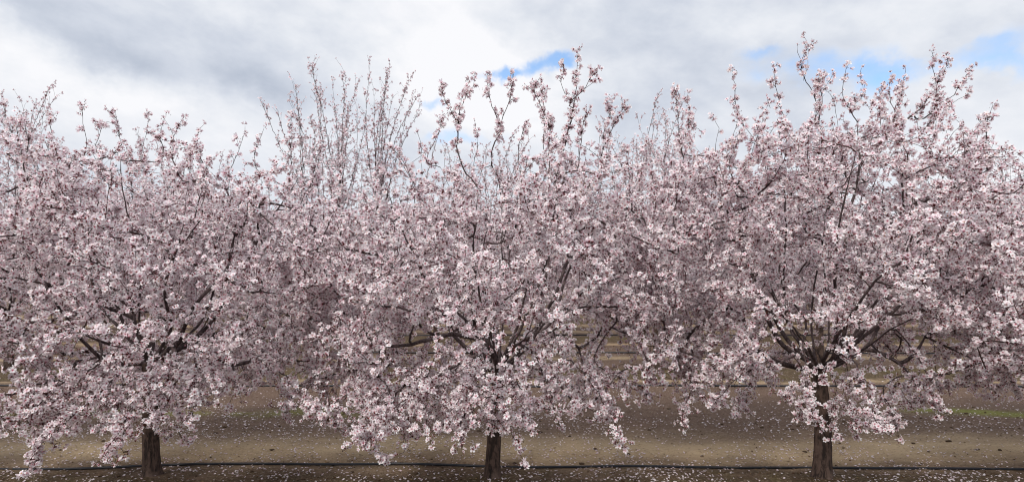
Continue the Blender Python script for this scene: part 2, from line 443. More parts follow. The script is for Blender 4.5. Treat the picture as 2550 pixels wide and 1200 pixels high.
def place(meshes, name, loc, rz=0, sc=(1, 1, 1), label='', group=None):
    e = bpy.data.objects.new(name, None); col.objects.link(e); e.location = loc; e.rotation_euler = (0, 0, rz); e.scale = sc
    e.empty_display_size = .3
    e['label'] = label; e['category'] = 'tree'
    if group: e['group'] = group
    for me, nm in zip(meshes, ('trunk', 'limbs', 'twigs', 'crown')):
        o = bpy.data.objects.new(nm, me); col.objects.link(o); o.parent = e
    return e

def copy_tree(src, loc, rz, sc, label, group):                        # the thing and a copy of each of its parts
    r = src.copy(); col.objects.link(r); r.location = loc; r.rotation_euler = (0, 0, rz); r.scale = sc
    r['label'] = label
    if group: r['group'] = group
    for ch in list(src.children):
        c = ch.copy(); col.objects.link(c); c.parent = r
    return r

# ------------------------------------------------------------------ the front row: shapes read off the photograph at the row's distance
D1, D2, D3 = 5.97, 12.4, 18.7
def lift(px, py, dy=0.0, D=D1):
    y = D + dy; return np.array([(px - CX) / F * y, y, CAMZ - (py - HY) / F * y])
TOP = np.array([[a, b + (14 if 60 < a < 700 else 0)] for a, b in [[-900, 330], [-100, 340], [0, 300], [60, 330], [120, 290], [210, 300], [300, 300], [400, 320], [470, 360], [560, 390], [640, 360], [700, 370], [780, 400], [880, 430], [980, 440],
                [1040, 330], [1100, 360], [1180, 420], [1260, 420], [1330, 330], [1420, 320], [1500, 300], [1560, 360], [1620, 420], [1680, 300], [1760, 290], [1840, 280], [1920, 300],
                [2000, 290], [2100, 280], [2200, 260], [2300, 270], [2380, 320], [2430, 370], [2480, 370], [2560, 320], [2700, 280], [3400, 280]]], float)
BOT = np.array([[-900, 1080], [0, 1040], [80, 1140], [150, 1070], [250, 1110], [300, 1130], [380, 1120], [430, 1090], [500, 1040], [600, 1000], [660, 960], [720, 1000], [800, 1030], [870, 1110], [950, 1130],
                [1020, 1080], [1100, 1110], [1150, 1090], [1220, 1070], [1290, 1095], [1350, 1000], [1400, 1050], [1550, 1070], [1590, 960], [1650, 980], [1720, 1020], [1780, 1000], [1850, 950],
                [1960, 990], [2030, 1080], [2090, 1050], [2180, 1060], [2230, 1025], [2330, 1025], [2360, 900], [2430, 950], [2560, 955], [3400, 1050]], float)

class Env:
    """volume of one front-row crown, in the tree's own coordinates"""
    def __init__(s, base, rx=2.0, ry=1.75, wide=1.0, skirt=.75, lean=0.0):
        s.b = np.array(base); s.rx = rx; s.ry = ry; s.skirt = skirt; s.lean = lean; s.rg = np.random.default_rng(int(abs(base[0]) * 1000) + 5)
    def ok(s, q, rng=None, margin=0):
        w = q + s.b; px = CX + F * w[0] / w[1]
        y1 = D1
        zt = CAMZ - (np.interp(CX + F * w[0] / y1, TOP[:, 0], TOP[:, 1]) - HY) / F * y1
        zb = CAMZ - (np.interp(px, BOT[:, 0], BOT[:, 1]) - HY) / F * w[1]
        off = abs(w[1] - D1)
        if q[2] > zt - .22 * off * off + margin: return False
        if q[2] < max(zb, .22) + .03: return False
        r = math.hypot((q[0] - s.lean) / s.rx, q[1] / s.ry)
        z = q[2]
        lim = np.interp(z, [.2, .6, 1.0, 1.6, 2.4, 3.0, 3.6, 4.3], [.55, .82, .95, 1.0, .98, .90, .80, .6])
        if r > lim: return False
        g = s.rg.random
        if zt - .22 * off * off - q[2] < .75 and g() > .2 + (zt - .22 * off * off - q[2]) / .75: return False
        if px > 1000 and r < .5 * lim and .5 < z < 2.3 and g() < .38: return False
        if (px > 1000 or z > 1.5) and q[1] < .1 and abs(q[0] - .05) < 1.0 and 1.0 < z < 1.95 and g() < .30: return False
        py = HY - (w[2] - CAMZ) / w[1] * F
        for x0, x1, y0, y1, pr_ in ((1410, 1640, 820, 965, .5), (2200, 2430, 810, 1000, .42), (650, 860, 900, 1000, .3), (850, 1000, 1090, 1200, .7), (1850, 1990, 900, 990, .3), (1930, 2190, 880, 1015, .5), (1880, 2170, 800, 880, .3), (2012, 2085, 930, 1180, .6), (1200, 1262, 1000, 1180, .6), (345, 402, 1050, 1180, .6)):
            if x0 < px < x1 and y0 < py < y1 and g() < pr_: return False
        # open space round the trunk under the fork
        if z < .95 and r < .16 + (.95 - z) * .45 and (q[1] > -.35 or abs(q[0]) > .5): return False
        return True
    def fan(s, rng, tag):
        # upright young wood all over the top of the crown
        o = []
        for _ in range(34):
            x = rng.uniform(-1, 1) * s.rx * .9; y = rng.uniform(-1, 1) * s.ry * .6
            px = CX + F * (s.b[0] + x) / D1
            zt = CAMZ - (np.interp(px, TOP[:, 0], TOP[:, 1]) - HY) / F * D1 - .2 * y * y
            L = rng.uniform(.3, .62); a = np.array([x, y, zt - .70]); d = np.array([x * .22, y * .3, 1.0]) + rng.normal(0, .22, 3)
            d /= np.linalg.norm(d); k = rng.normal(0, .05, 3)
            o.append([a, a + d * L * .5 + k, a + d * L + np.array([0, 0, .04])])
        return o
    def __call__(s, rng, o):
        for _ in range(400):
            z = rng.uniform(.3, 4.0)
            a = rng.uniform(0, 2 * math.pi); r = math.sqrt(rng.random())
            if o == 2: r = r * .8
            if z < 1.1 and rng.random() > s.skirt + .25 * (z > .8): continue
            if z > 3.0 and rng.random() > .8: continue
            q = np.array([s.lean + s.rx * r * math.cos(a), s.ry * r * math.sin(a), z])
            if o == 2 and z < .7: continue
            if s.ok(q): return q
        return q

def local(base, pts, D=D1):
    return [lift(x, y, dy, D) - base for x, y, dy in pts]

def front_tree(seed, bpx, trunk_px, limbs_px, leaders_px, env_kw, n=(70, 330, 2300), tr=.088, tag='', droops=()):
    b = lift(bpx, HY + CAMZ * F / D1); b[2] = 0.0
    trunk = [np.zeros(3)] + local(b, trunk_px)
    trunk[0][2] = -.04
    env = Env(b, **env_kw)
    ms = grow(seed, trunk, tr, [local(b, l) for l in limbs_px], n[0], n[1], n[2], env, [local(b, l) for l in leaders_px], tag=tag, droops=[local(b, l) for l in droops])
    return b, ms

# left tree
bL, mL = front_tree(11, 378, [(374, 1080, 0), (372, 1000, 0), (372, 905, 0)],
    [[(352, 850, .1), (330, 792, .1), (282, 770, 0), (238, 745, -.1), (205, 712, -.15), (130, 708, -.3), (20, 690, -.5)],
     [(340, 830, .3), (305, 800, .4), (285, 740, .45), (250, 675, .5), (232, 620, .5), (200, 560, .4), (120, 505, .3), (60, 460, .2)],
     [(352, 840, 0), (345, 760, -.1), (352, 690, -.2), (340, 600, -.3), (310, 500, -.4), (300, 400, -.5)],
     [(400, 880, .2), (470, 850, .3), (510, 810, .4), (545, 740, .5), (575, 640, .6), (590, 560, .7), (640, 470, .8)],
     [(405, 870, -.1), (470, 800, -.3), (490, 720, -.4), (520, 600, -.5), (500, 500, -.6), (470, 420, -.7)],
     [(380, 850, .5), (400, 780, .8), (420, 650, 1.0), (430, 520, 1.1), (420, 420, 1.2)],
     [(340, 880, -.3), (250, 850, -.7), (160, 810, -1.0), (60, 800, -1.2)],
     [(400, 890, -.3), (440, 850, -.8), (470, 830, -1.2), (540, 830, -1.4)],
     [(440, 870, .2), (540, 830, .3), (620, 790, .3), (700, 700, .3)],
     [(360, 880, -.4), (350, 840, -.9), (330, 800, -1.3), (270, 850, -1.6)]],
    [[(290, 380, 0), (292, 320, .0), (288, 275, 0)], [(215, 380, .3), (205, 310, .3), (212, 258, .3)], [(400, 400, -.2), (398, 330, -.2), (412, 285, -.2)],
     [(120, 400, .2), (130, 330, .2), (122, 275, .2)], [(640, 420, .3), (640, 360, .3), (660, 315, .3)], [(520, 440, 0), (500, 380, 0), (490, 335, 0)],
     [(715, 480, .4), (725, 380, .4), (722, 285, .4)], [(30, 400, 0), (25, 330, 0), (8, 265, 0)], [(455, 450, -.3), (430, 380, -.3), (440, 320, -.3)],
     [(560, 460, .2), (580, 410, .2), (610, 330, .2)], [(340, 420, .3), (360, 350, .3), (372, 290, .3)], [(770, 480, .2), (790, 420, .2), (800, 370, .2)],
     [(250, 420, -.5), (240, 360, -.5), (255, 310, -.5)], [(60, 440, .4), (70, 350, .4), (55, 300, .4)]],
    dict(rx=2.05, lean=0.0), n=(100, 400, 3500), tr=.076, tag='left_',
    droops=[[(330, 900, -.8), (270, 960, -1.1), (190, 1030, -1.3), (130, 1080, -1.3), (90, 1122, -1.3)], [(380, 900, -.9), (345, 980, -1.2), (310, 1060, -1.3), (270, 1120, -1.35)],
            [(440, 900, -.7), (480, 950, -1.0), (485, 1000, -1.1), (478, 1040, -1.1)], [(370, 940, -1.0), (390, 980, -1.2), (385, 1015, -1.25), (366, 1040, -1.3)],
            [(250, 900, -.8), (150, 960, -1.0), (80, 1020, -1.1), (30, 1050, -1.1)], [(300, 980, -1.0), (290, 1040, -1.1), (292, 1130, -1.2)],
            [(430, 970, -.9), (445, 1020, -1.0), (440, 1060, -1.0)], [(560, 900, -.5), (590, 950, -.6), (570, 1010, -.7)], [(660, 900, -.4), (720, 950, -.6), (770, 1010, -.8)],
            [(200, 950, -.4), (140, 1000, -.5), (110, 1060, -.6)]])
# middle tree
bM, mM = front_tree(23, 1226, [(1232, 1080, 0), (1240, 1000, 0), (1242, 925, 0)],
    [[(1262, 870, -.1), (1288, 815, -.15), (1308, 735, -.2), (1328, 640, -.2), (1352, 560, -.2), (1388, 430, -.2)],
     [(1290, 880, .2), (1345, 800, .4), (1385, 730, .5), (1402, 680, .5), (1440, 600, .6), (1490, 480, .6), (1498, 380, .6)],
     [(1310, 870, -.3), (1370, 790, -.4), (1460, 765, -.5), (1560, 768, -.5), (1640, 790, -.5)],
     [(1220, 870, .1), (1165, 800, .2), (1120, 765, .2), (1062, 712, .2), (1040, 650, .2), (1010, 560, .2), (990, 480, .2)],
     [(1246, 860, .3), (1256, 740, .4), (1250, 620, .5), (1250, 520, .5), (1240, 430, .5)],
     [(1220, 860, -.2), (1130, 832, -.4), (1050, 850, -.5), (1000, 862, -.6), (900, 855, -.6)],
     [(1230, 860, -.3), (1200, 760, -.5), (1180, 640, -.6), (1185, 540, -.6), (1190, 470, -.6)],
     [(1240, 860, .8), (1200, 720, 1.0), (1150, 600, 1.2), (1100, 480, 1.2)],
     [(1260, 880, -.5), (1300, 850, -.9), (1330, 820, -1.3), (1400, 850, -1.6)],
     [(1230, 890, -.5), (1200, 850, -.9), (1150, 820, -1.4), (1050, 860, -1.6)],
     [(1280, 870, .5), (1360, 800, 1.0), (1450, 700, 1.3), (1500, 560, 1.3)]],
    [[(1388, 430, -.2), (1412, 340, -.2), (1430, 250, -.2), (1438, 130, -.2)], [(1238, 440, .3), (1222, 390, .2), (1243, 320, .2), (1220, 250, .2), (1212, 182, .2)],
     [(1243, 325, .2), (1262, 270, .2), (1276, 210, .2)], [(1190, 470, -.4), (1145, 400, -.4), (1142, 300, -.4), (1160, 240, -.4), (1182, 198, -.4)],
     [(1140, 310, -.4), (1120, 270, -.4), (1102, 235, -.4)], [(1400, 400, 0), (1370, 320, 0), (1340, 250, 0), (1325, 200, 0)],
     [(1498, 400, .4), (1505, 330, .4), (1520, 280, .4), (1530, 240, .4)], [(1500, 380, .5), (1530, 310, .5), (1558, 262, .5)],
     [(1420, 260, -.2), (1455, 220, -.2), (1474, 185, -.2)], [(1425, 255, -.2), (1400, 220, -.2), (1405, 170, -.2)], [(1040, 480, 0), (1050, 400, 0), (1042, 320, 0)],
     [(1300, 460, .2), (1290, 380, .2), (1310, 300, .2)], [(1060, 400, .3), (1090, 340, .3), (1100, 310, .3)], [(1360, 420, .5), (1355, 320, .5), (1350, 232, .5)],
     [(1440, 420, -.5), (1450, 330, -.5), (1470, 270, -.5)], [(1180, 420, .3), (1190, 360, .3), (1180, 300, .3)], [(940, 520, .2), (930, 460, .2), (935, 420, .2)],
     [(1580, 520, .2), (1600, 440, .2), (1610, 400, .2)]],
    dict(rx=1.95, lean=0.02), n=(95, 370, 3300), tr=.070, tag='middle_',
    droops=[[(1150, 900, -.8), (1060, 960, -1.1), (960, 1030, -1.3), (910, 1060, -1.3), (885, 1095, -1.3)], [(1010, 960, -1.0), (940, 1040, -1.2), (932, 1105, -1.2)],
            [(1200, 900, -.9), (1150, 980, -1.2), (1100, 1060, -1.3), (1080, 1085, -1.3)], [(1180, 990, -1.1), (1150, 1050, -1.2), (1148, 1105, -1.3)],
            [(1240, 960, -1.0), (1236, 1000, -1.1), (1222, 1035, -1.1)], [(1250, 960, -.9), (1262, 1040, -1.0), (1288, 1108, -1.1)], [(1340, 900, -.6), (1370, 980, -.8), (1390, 1050, -.9)],
            [(1420, 900, -.6), (1490, 980, -.8), (1540, 1075, -.9)], [(1480, 900, -.3), (1570, 950, -.4), (1620, 985, -.5)], [(980, 900, -.4), (860, 980, -.6), (800, 1030, -.8)],
            [(1270, 930, -1.0), (1310, 990, -1.2), (1300, 1020, -1.2)], [(1060, 960, -.9), (1010, 1040, -1.0), (1010, 1110, -1.1)], [(900, 900, -.2), (760, 960, -.3), (710, 1010, -.4)]])
# right tree
bR, mR = front_tree(37, 2046, [(2050, 1080, 0), (2046, 1000, 0), (2038, 922, 0)],
    [[(2010, 880, 0), (1985, 850, 0), (1960, 800, .1), (1952, 700, .1), (1956, 560, .1), (1952, 430, .1), (1940, 330, .1)],
     [(2005, 895, -.1), (1950, 860, -.2), (1915, 800, -.3), (1895, 740, -.3), (1850, 620, -.3), (1800, 500, -.3), (1760, 400, -.3)],
     [(2024, 860, .3), (2022, 780, .4), (2032, 690, .5), (2050, 600, .6), (2060, 480, .6)],
     [(2085, 880, -.1), (2108, 810, -.15), (2130, 760, -.2), (2105, 640, -.1), (2108, 560, 0), (2132, 470, 0), (2140, 390, 0), (2134, 300, 0)],
     [(2090, 905, .1), (2150, 870, .1), (2190, 810, .1), (2220, 785, .1), (2290, 775, .1), (2350, 760, .1), (2430, 730, .1)],
     [(2100, 890, .4), (2190, 760, .6), (2240, 650, .7), (2280, 520, .7), (2300, 400, .7)],
     [(1990, 915, .1), (1930, 900, -.1), (1880, 870, -.2), (1820, 880, -.3), (1740, 890, -.4)],
     [(2150, 870, -.3), (2220, 820, -.6), (2290, 790, -.8), (2380, 800, -.9)],
     [(2060, 880, -.5), (2110, 800, -.9), (2180, 700, -1.2), (2260, 640, -1.3)],
     [(2020, 880, -.5), (1980, 820, -.9), (1920, 760, -1.2), (1850, 720, -1.4)],
     [(2010, 880, .6), (1950, 780, .9), (1880, 650, 1.1), (1850, 500, 1.2)],
     [(2060, 890, -.6), (2090, 840, -1.1), (2120, 820, -1.4)]],
    [[(1960, 330, .1), (1940, 250, .1), (1925, 162, .1)], [(2040, 400, .3), (2035, 260, .2), (2000, 190, .2), (1985, 115, .2)], [(2030, 300, .1), (2045, 240, .1), (2078, 180, .1)],
     [(2000, 200, .2), (2012, 160, .2), (2015, 122, .2)], [(2134, 300, 0), (2100, 240, 0), (2108, 155, 0)], [(2180, 400, .2), (2230, 280, .2), (2257, 165, .2)], [(2200, 340, .2), (2300, 260, .2), (2366, 155, .2)],
     [(2290, 300, .2), (2360, 250, .2), (2412, 180, .2)], [(2300, 330, .5), (2370, 260, .5), (2415, 232, .5)], [(1850, 330, -.2), (1835, 260, -.2), (1830, 180, -.2)],
     [(1700, 420, -.2), (1690, 320, -.2), (1682, 235, -.2)], [(1700, 380, .2), (1720, 300, .2), (1712, 255, .2)], [(2010, 320, -.3), (2045, 260, -.3), (2040, 205, -.3)],
     [(2190, 340, .4), (2195, 280, .4), (2192, 225, .4)], [(2310, 340, -.2), (2330, 240, -.2), (2325, 155, -.2)], [(1890, 360, .4), (1900, 300, .4), (1915, 260, .4)],
     [(2240, 330, -.4), (2220, 260, -.4), (2215, 205, -.4)], [(2080, 360, .6), (2085, 300, .6), (2075, 250, .6)], [(1780, 380, 0), (1790, 320, 0), (1775, 290, 0)],
     [(2400, 460, .1), (2440, 400, .1), (2460, 320, .1)], [(2130, 260, .2), (2150, 230, .2), (2140, 190, .2)]],
    dict(rx=2.0, lean=.05), n=(105, 400, 3600), tr=.082, tag='right_',
    droops=[[(2010, 930, -.9), (2016, 990, -1.0), (2024, 1035, -1.0)], [(2130, 900, -.7), (2160, 980, -.9), (2185, 1060, -1.0)], [(2230, 900, -.5), (2290, 950, -.7), (2335, 1020, -.8)],
            [(1950, 900, -.5), (1850, 930, -.7), (1780, 1000, -.8)], [(1800, 900, -.3), (1730, 960, -.5), (1705, 1030, -.6)], [(2000, 930, -.6), (1960, 970, -.7), (1945, 995, -.7)],
            [(2100, 960, -.9), (2120, 1020, -1.0), (2128, 1060, -1.0)], [(2200, 960, -.6), (2215, 1010, -.7), (2230, 1050, -.7)], [(2080, 950, -.5), (2075, 1010, -.6), (2080, 1060, -.6)],
            [(1880, 930, -.3), (1850, 970, -.4), (1840, 1000, -.4)], [(1990, 940, .1), (2000, 990, .1), (1995, 1010, .0)], [(2330, 850, -.2), (2430, 900, -.3), (2460, 960, -.4)]])

place(mL, 'almond_tree', bL, label='left near-row blossoming tree, its low crown trailing down to the hose', group='blossoming trees in the near row')
place(mM, 'almond_tree', bM, label='middle near-row blossoming tree with bare-stemmed shoots forking above its crown', group='blossoming trees in the near row')
place(mR, 'almond_tree', bR, label='right near-row blossoming tree, its dark limbs fanning out above a thick trunk', group='blossoming trees in the near row')
# neighbours in the row whose trunks stand beyond the frame, their crowns reaching in
place(mR, 'almond_tree', (bL[0] - 3.75, D1 + .1, 0), 2.4, (1, 1, .88), 'blossoming branches reaching in at the left edge of the photo, trunk out of view', 'blossoming trees in the near row')
place(mL, 'almond_tree', (bR[0] + 3.35, D1 + .1, 0), 3.5, (1, 1, 1.0), 'blossoming branches reaching in at the right edge of the photo, trunk out of view', 'blossoming trees in the near row')

# ------------------------------------------------------------------ rows behind: a taller, thinly flowering kind, then the pink kind again
class Env2:
    def __init__(s, r=1.55, top=5.0, low=.95): s.r = r; s.top = top; s.low = low
    def ok(s, q, rng=None):
        z = q[2]
        if z < s.low or z > s.top: return False
        lim = s.r * np.interp(z, [s.low, 1.2, 2.2, 3.4, 4.2, s.top], [.7, .95, 1.05, .95, .8, .55])
        return math.hypot(q[0], q[1]) < lim
    def __call__(s, rng, o):
        for _ in range(200):
            a = rng.uniform(0, 6.283); r = math.sqrt(rng.random()) * s.r * 1.1; q = np.array([r * math.cos(a), r * math.sin(a), rng.uniform(s.low, s.top)])
            if s.ok(q): return q
        return q
def tall_tree(seed, tops, r, top, tag, lowdense=1.0, bare=.25, n=(50, 280, 1900), flower=.0195, gap=.046, perlead=8, lsl=1.0):
    rng = np.random.default_rng(seed)
    trunk = [np.array([0, 0, -.04]), np.array([.02, 0, .5]), np.array([.0, .02, 1.05])]
    sc = []
    for i in range(7):
        a = i / 7 * 6.283 + rng.normal(0, .2); rr = rng.uniform(.45, .85) * r
        sc.append([np.array([math.cos(a) * rr * f, math.sin(a) * rr * f, 1.05 + (top * .80 - 1.05) * g]) for f, g in ((.35, .12), (.7, .35), (.92, .65), (1.0, 1.0))])
    leaders = []
    for x, y, z in tops:
        z0 = top * rng.uniform(.55, .75); cxp = round(x / 1.1) * 1.1 * .7; mx_ = rng.normal(0, .15, 3); leaders.append([np.array([cxp, y * .4, z0]), np.array([cxp * .45 + x * .5, y * .7, z0 + (z - z0) * .5]) + mx_, np.array([x * 1.04 + mx_[0], y, z])])
    return grow(seed, trunk, .085, sc, n[0], n[1], n[2], Env2(r, top), leaders, flower=flower, gap=gap, lite=True, bare=bare, bud=.6, s4=(.12, .45), up=.55, tag=tag, perlead=perlead, lsl=lsl)
rg = np.random.default_rng(3)
def z2(py, D=D2): return CAMZ + (HY - py) / F * D
def x2(px, c, D=D2): return (px - c) / F * D
tA = [(x2(p, 850), rg.uniform(-.6, .6), z2(q)) for p, q in ((700, 270), (745, 230), (770, 200), (788, 160), (800, 200), (830, 225), (850, 275), (878, 210), (905, 200), (938, 185), (948, 250), (983, 165), (975, 250), (1010, 205), (1020, 230), (1036, 250), (725, 270), (905, 290), (1090, 285), (700, 300), (760, 250), (860, 250), (925, 240), (960, 215), (995, 240), (820, 270))]
mA = tall_tree(71, tA, 1.65, 5.0, 'tall_', bare=.15, gap=.045, perlead=17, lsl=1.15)
tB = [(rg.uniform(-1.1, 1.1), rg.uniform(-1, 1), rg.uniform(4.7, 5.35)) for _ in range(16)]
mB = tall_tree(83, tB, 1.6, 4.55, 'thin_', bare=.15, perlead=10, lsl=1.1)
tC = [(rg.uniform(-1.1, 1.1), rg.uniform(-1, 1), rg.uniform(3.6, 4.1)) for _ in range(8)]
mC = tall_tree(97, tC, 1.75, 3.7, 'far_', bare=0.0, n=(50, 270, 2100), flower=.028, gap=.05)

g2 = 'thinly flowering trees in the second row'
src = place(mA, 'almond_tree', ((850 - CX) / F * D2, D2, .05), 0, label='tall tree with whip-like shoots rising between the left and middle near trees', group=g2)
srcB = place(mB, 'almond_tree', ((1635 - CX) / F * D2, D2, .05), .6, label='second-row tree, dark trunk seen between the middle and right near trees', group=g2)
row2 = [(40, 2.2, 1.07, 'second-row tree with thin shoots above the blossom at the far left edge'),
        (417, 4.0, .86, 'second-row tree hidden directly behind the left near tree, only twig tips showing'),
        (1235, 1.2, .88, 'second-row tree hidden directly behind the middle near tree'),
        (2044, 5.1, .88, 'second-row tree hidden directly behind the right near tree'),
        (2454, 3.1, .85, 'second-row tree right of the right near tree, trunk on a dark mound')]
for px, rz, hz, lb in row2:
    copy_tree(srcB, ((px - CX) / F * D2, D2 + rg.normal(0, .1), .05), rz, (1, 1, hz), lb, g2)
srcC = None
lab3 = 'blossoming tree deeper in the orchard behind the second row'
g3 = 'trees deeper in the orchard'
for D, st_ in ((D3, 3.35), (25.0, 3.4), (31.3, 3.5), (38, 3.4)):
    for k in range(-12, 13):
        x = k * st_ + rg.normal(0, .15) + .9
        if abs(x) > D * .84 + 1.0: continue
        loc = (x, D + rg.normal(0, .15), .05); rz = rg.uniform(0, 6.28); h = rg.uniform(.95, 1.2)
        if srcC is None: srcC = place(mC, 'almond_tree', loc, rz, (1, 1, h), lab3, g3)
        else: copy_tree(srcC, loc, rz, (1.05, 1.05, h), lab3, g3)

# ------------------------------------------------------------------ ground: one sheet with low berms along the tree rows
ROWS = [D1, D2, D3, 25.0, 31.3, 38.0]
def vnoise(x, y, f, seed):
    xi, yi = np.floor(x * f).astype(int), np.floor(y * f).astype(int); u, v = x * f - xi, y * f - yi
    u = u * u * (3 - 2 * u); v = v * v * (3 - 2 * v)
    def h(a, b):
        n = (a * 374761393 + b * 668265263 + seed * 974711) & 0x7fffffff; n = ((n ^ (n >> 13)) * 1274126177) & 0x7fffffff
        return (n & 0xffff) / 65535.0
    return (h(xi, yi) * (1 - u) + h(xi + 1, yi) * u) * (1 - v) + (h(xi, yi + 1) * (1 - u) + h(xi + 1, yi + 1) * u) * v
def ground_z(x, y):
    x = np.asarray(x, float); y = np.asarray(y, float)
    z = (vnoise(x, y, .7, 1) - .5) * .04 + (vnoise(x, y, 3.1, 2) - .5) * .022 + (vnoise(x, y, 9.7, 3) - .5) * .012 + (vnoise(x, y, 19.0, 6) - .5) * .010
    for R_ in ROWS:
        d = y - R_ + (.45 if R_ == D1 else 0) + (vnoise(x, y, .9, 7) - .5) * .3
        m = np.exp(-(d / .55) ** 2)
        z = z + m * (.25 if R_ == D1 else 1.0) * (.045 + .05 * vnoise(x, y, 2.3, 4) + .05 * (vnoise(x, y, 7.0, 5) - .4))
    for b_ in (bL, bM, bR):
        r2 = (x - b_[0]) ** 2 + (y - b_[1]) ** 2; z = z + .045 * np.exp(-r2 / .07) * (1 + .5 * (vnoise(x, y, 11.0, 12) - .5))
    fade = np.clip(1 - (np.abs(x) - 25) / 20, 0, 1) * np.clip(1 - (y - 40) / 20, 0, 1)
    return z * fade - .02
xs = np.concatenate([[-600, -200, -80, -40], np.arange(-26, -9, .25), np.arange(-9, 9, .045), np.arange(9, 26.1, .25), [40, 80, 200, 600]])
ys = np.concatenate([[-60, -10, 0, 2], np.arange(3.5, 9, .03), np.arange(9, 16, .08), np.arange(16, 42, .25), [45, 50, 60, 100, 300, 900]])
GX, GY = np.meshgrid(xs, ys); GZ = ground_z(GX, GY); nx, ny = len(xs), len(ys)
i, j = np.meshgrid(np.arange(nx - 1), np.arange(ny - 1)); a = (j * nx + i).ravel()
quads = np.stack([a, a + 1, a + 1 + nx, a + nx], 1)

m, q = new_mat('orchard_soil')
geo = q.n('ShaderNodeNewGeometry'); sx = q.n('ShaderNodeSeparateXYZ'); q.put(sx.inputs[0], geo.outputs['Position'])
gx, gy = sx.outputs[0], sx.outputs[1]
str_ = q.xyz(q.m('MULTIPLY', gx, .22), gy, 0.0)                     # tyre-rolled streaks run along the rows
ns = q.noise(str_, 2.6, 5, .6); nb_ = q.noise(geo.outputs['Position'], 1.1, 4, .6); nf_ = q.noise(geo.outputs['Position'], 38, 5, .72); nm_ = q.noise(geo.outputs['Position'], 7, 5, .65)
yw = q.m('ADD', gy, q.m('MULTIPLY', q.m('SUBTRACT', ns, .5), .75)); yw = q.m('ADD', yw, q.m('MULTIPLY', q.m('SUBTRACT', q.noise(geo.outputs['Position'], .45, 3), .5), .9))
def band(y0, w): return q.m('EXPONENT', q.m('MULTIPLY', q.m('POWER', q.m('ABSOLUTE', q.m('DIVIDE', q.m('SUBTRACT', yw, y0), w)), 2.0), -1.0))
def bands(l):
    o = None
    for y0, w in l: b = band(y0, w); o = b if o is None else q.m('MAXIMUM', o, b)
    return o
tan = bands([(6.98, .55), (11.4, .18), (14.5, .3), (17.3, .25), (21.0, .4), (23.5, .6), (28, 1.2)])
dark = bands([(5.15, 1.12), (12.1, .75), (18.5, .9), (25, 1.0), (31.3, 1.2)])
grn = q.m('MULTIPLY', bands([(8.85, .22)]), q.m('MAXIMUM', q.step(gx, 5.4, 6.2), q.m('MULTIPLY', q.step(gx, -1.8, -2.6), .6)))
c = q.mix(ns, (.080, .050, .037), (.145, .094, .068))
c = q.mix(q.m('MULTIPLY', tan, q.m('SUBTRACT', .92, q.m('MULTIPLY', q.step(gy, 9, 13), .45))), c, q.mix(nb_, (.40, .295, .175), (.53, .405, .255)))
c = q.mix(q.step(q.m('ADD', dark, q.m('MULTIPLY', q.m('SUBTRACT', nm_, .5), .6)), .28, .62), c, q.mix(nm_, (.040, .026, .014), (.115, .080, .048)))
moss = q.m('MULTIPLY', grn, q.step(nb_, .36, .5)); c = q.mix(q.m('MULTIPLY', moss, .85), c, (.14, .15, .025))
gm = q.m('MULTIPLY', q.m('MULTIPLY', dark, .55), q.step(q.noise(geo.outputs['Position'], 4.5, 4), .5, .68)); c = q.mix(gm, c, (.085, .075, .022))
c = q.mix(q.step(nf_, .54, .68), c, q.mix(.75, c, (.03, .02, .015)))
c = q.mix(q.step(nf_, .47, .34), c, q.mix(.45, c, (.42, .35, .27)))
hgt = q.m('ADD', q.m('MULTIPLY', nf_, .5), nm_)
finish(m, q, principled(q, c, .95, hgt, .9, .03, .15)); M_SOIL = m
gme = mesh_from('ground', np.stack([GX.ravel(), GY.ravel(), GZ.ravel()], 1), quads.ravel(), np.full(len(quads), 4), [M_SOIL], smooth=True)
go = bpy.data.objects.new('ground', gme); col.objects.link(go); go['kind'] = 'structure'; go['label'] = 'bare tan and brown orchard soil'

# ------------------------------------------------------------------ irrigation hoses
m, q = new_mat('hose_plastic')
tcn = q.n('ShaderNodeTexCoord'); nz = q.noise(tcn.outputs['Object'], 8, 4)
finish(m, q, principled(q, q.mix(q.step(nz, .55, .8), (.012, .013, .018), (.06, .052, .045)), .5, None, spec=.4)); M_HOSE = m
def hose(y0, key, r, label, sway=.02, x1=12, lift_=.004):
    xx = np.arange(-x1, x1, .12); yy = y0 + key(xx) + (vnoise(xx, xx * 0, .35, int(y0 * 3)) - .5) * sway * 2
    zz = ground_z(xx, yy) + r * .75 + lift_
    k = np.ones(9) / 9; zp = np.convolve(np.pad(zz, 4, 'edge'), k, 'valid'); zz = zp + (vnoise(xx, xx * 0, .8, 9) - .45) * .02
    P = np.stack([xx, yy, zz], 1); v, f = tubes([P], [np.full(len(P), r)], 10)
    nv = len(v); cap = [list(range(10))[::-1], list(range(nv - 10, nv))]
    me = mesh_from('irrigation_hose', v, np.concatenate([f.ravel(), cap[0], cap[1]]), np.concatenate([np.full(len(f), 4), [10, 10]]), [M_HOSE], smooth=True)
    o = bpy.data.objects.new('irrigation_hose', me); col.objects.link(o)
    o['label'] = label; o['category'] = 'hose'; o['group'] = 'irrigation hoses along the rows'
def d_of(py): return CAMZ * F / (py - HY)
kx = np.array([-9, -5.3, -3.2, -1.2, 0, 1.5, 3.5, 5.3, 9]); ky = np.array([d_of(v) for v in (1167, 1165, 1157, 1153, 1158, 1156, 1161, 1165, 1167)]) - d_of(1160)
hose(d_of(1160), lambda x: np.interp(x, kx, ky), .0125, 'black irrigation hose along the foreground, just behind the near trunks', .025)
hose(d_of(960), lambda x: .04 * np.sin(x * .5), .017, 'black irrigation hose across the middle of the ground, in front of the second tree row', x1=16)
hose(d_of(878), lambda x: .06 * np.sin(x * .4 + 1), .017, 'black irrigation hose behind the second tree row, third from the front', x1=20)
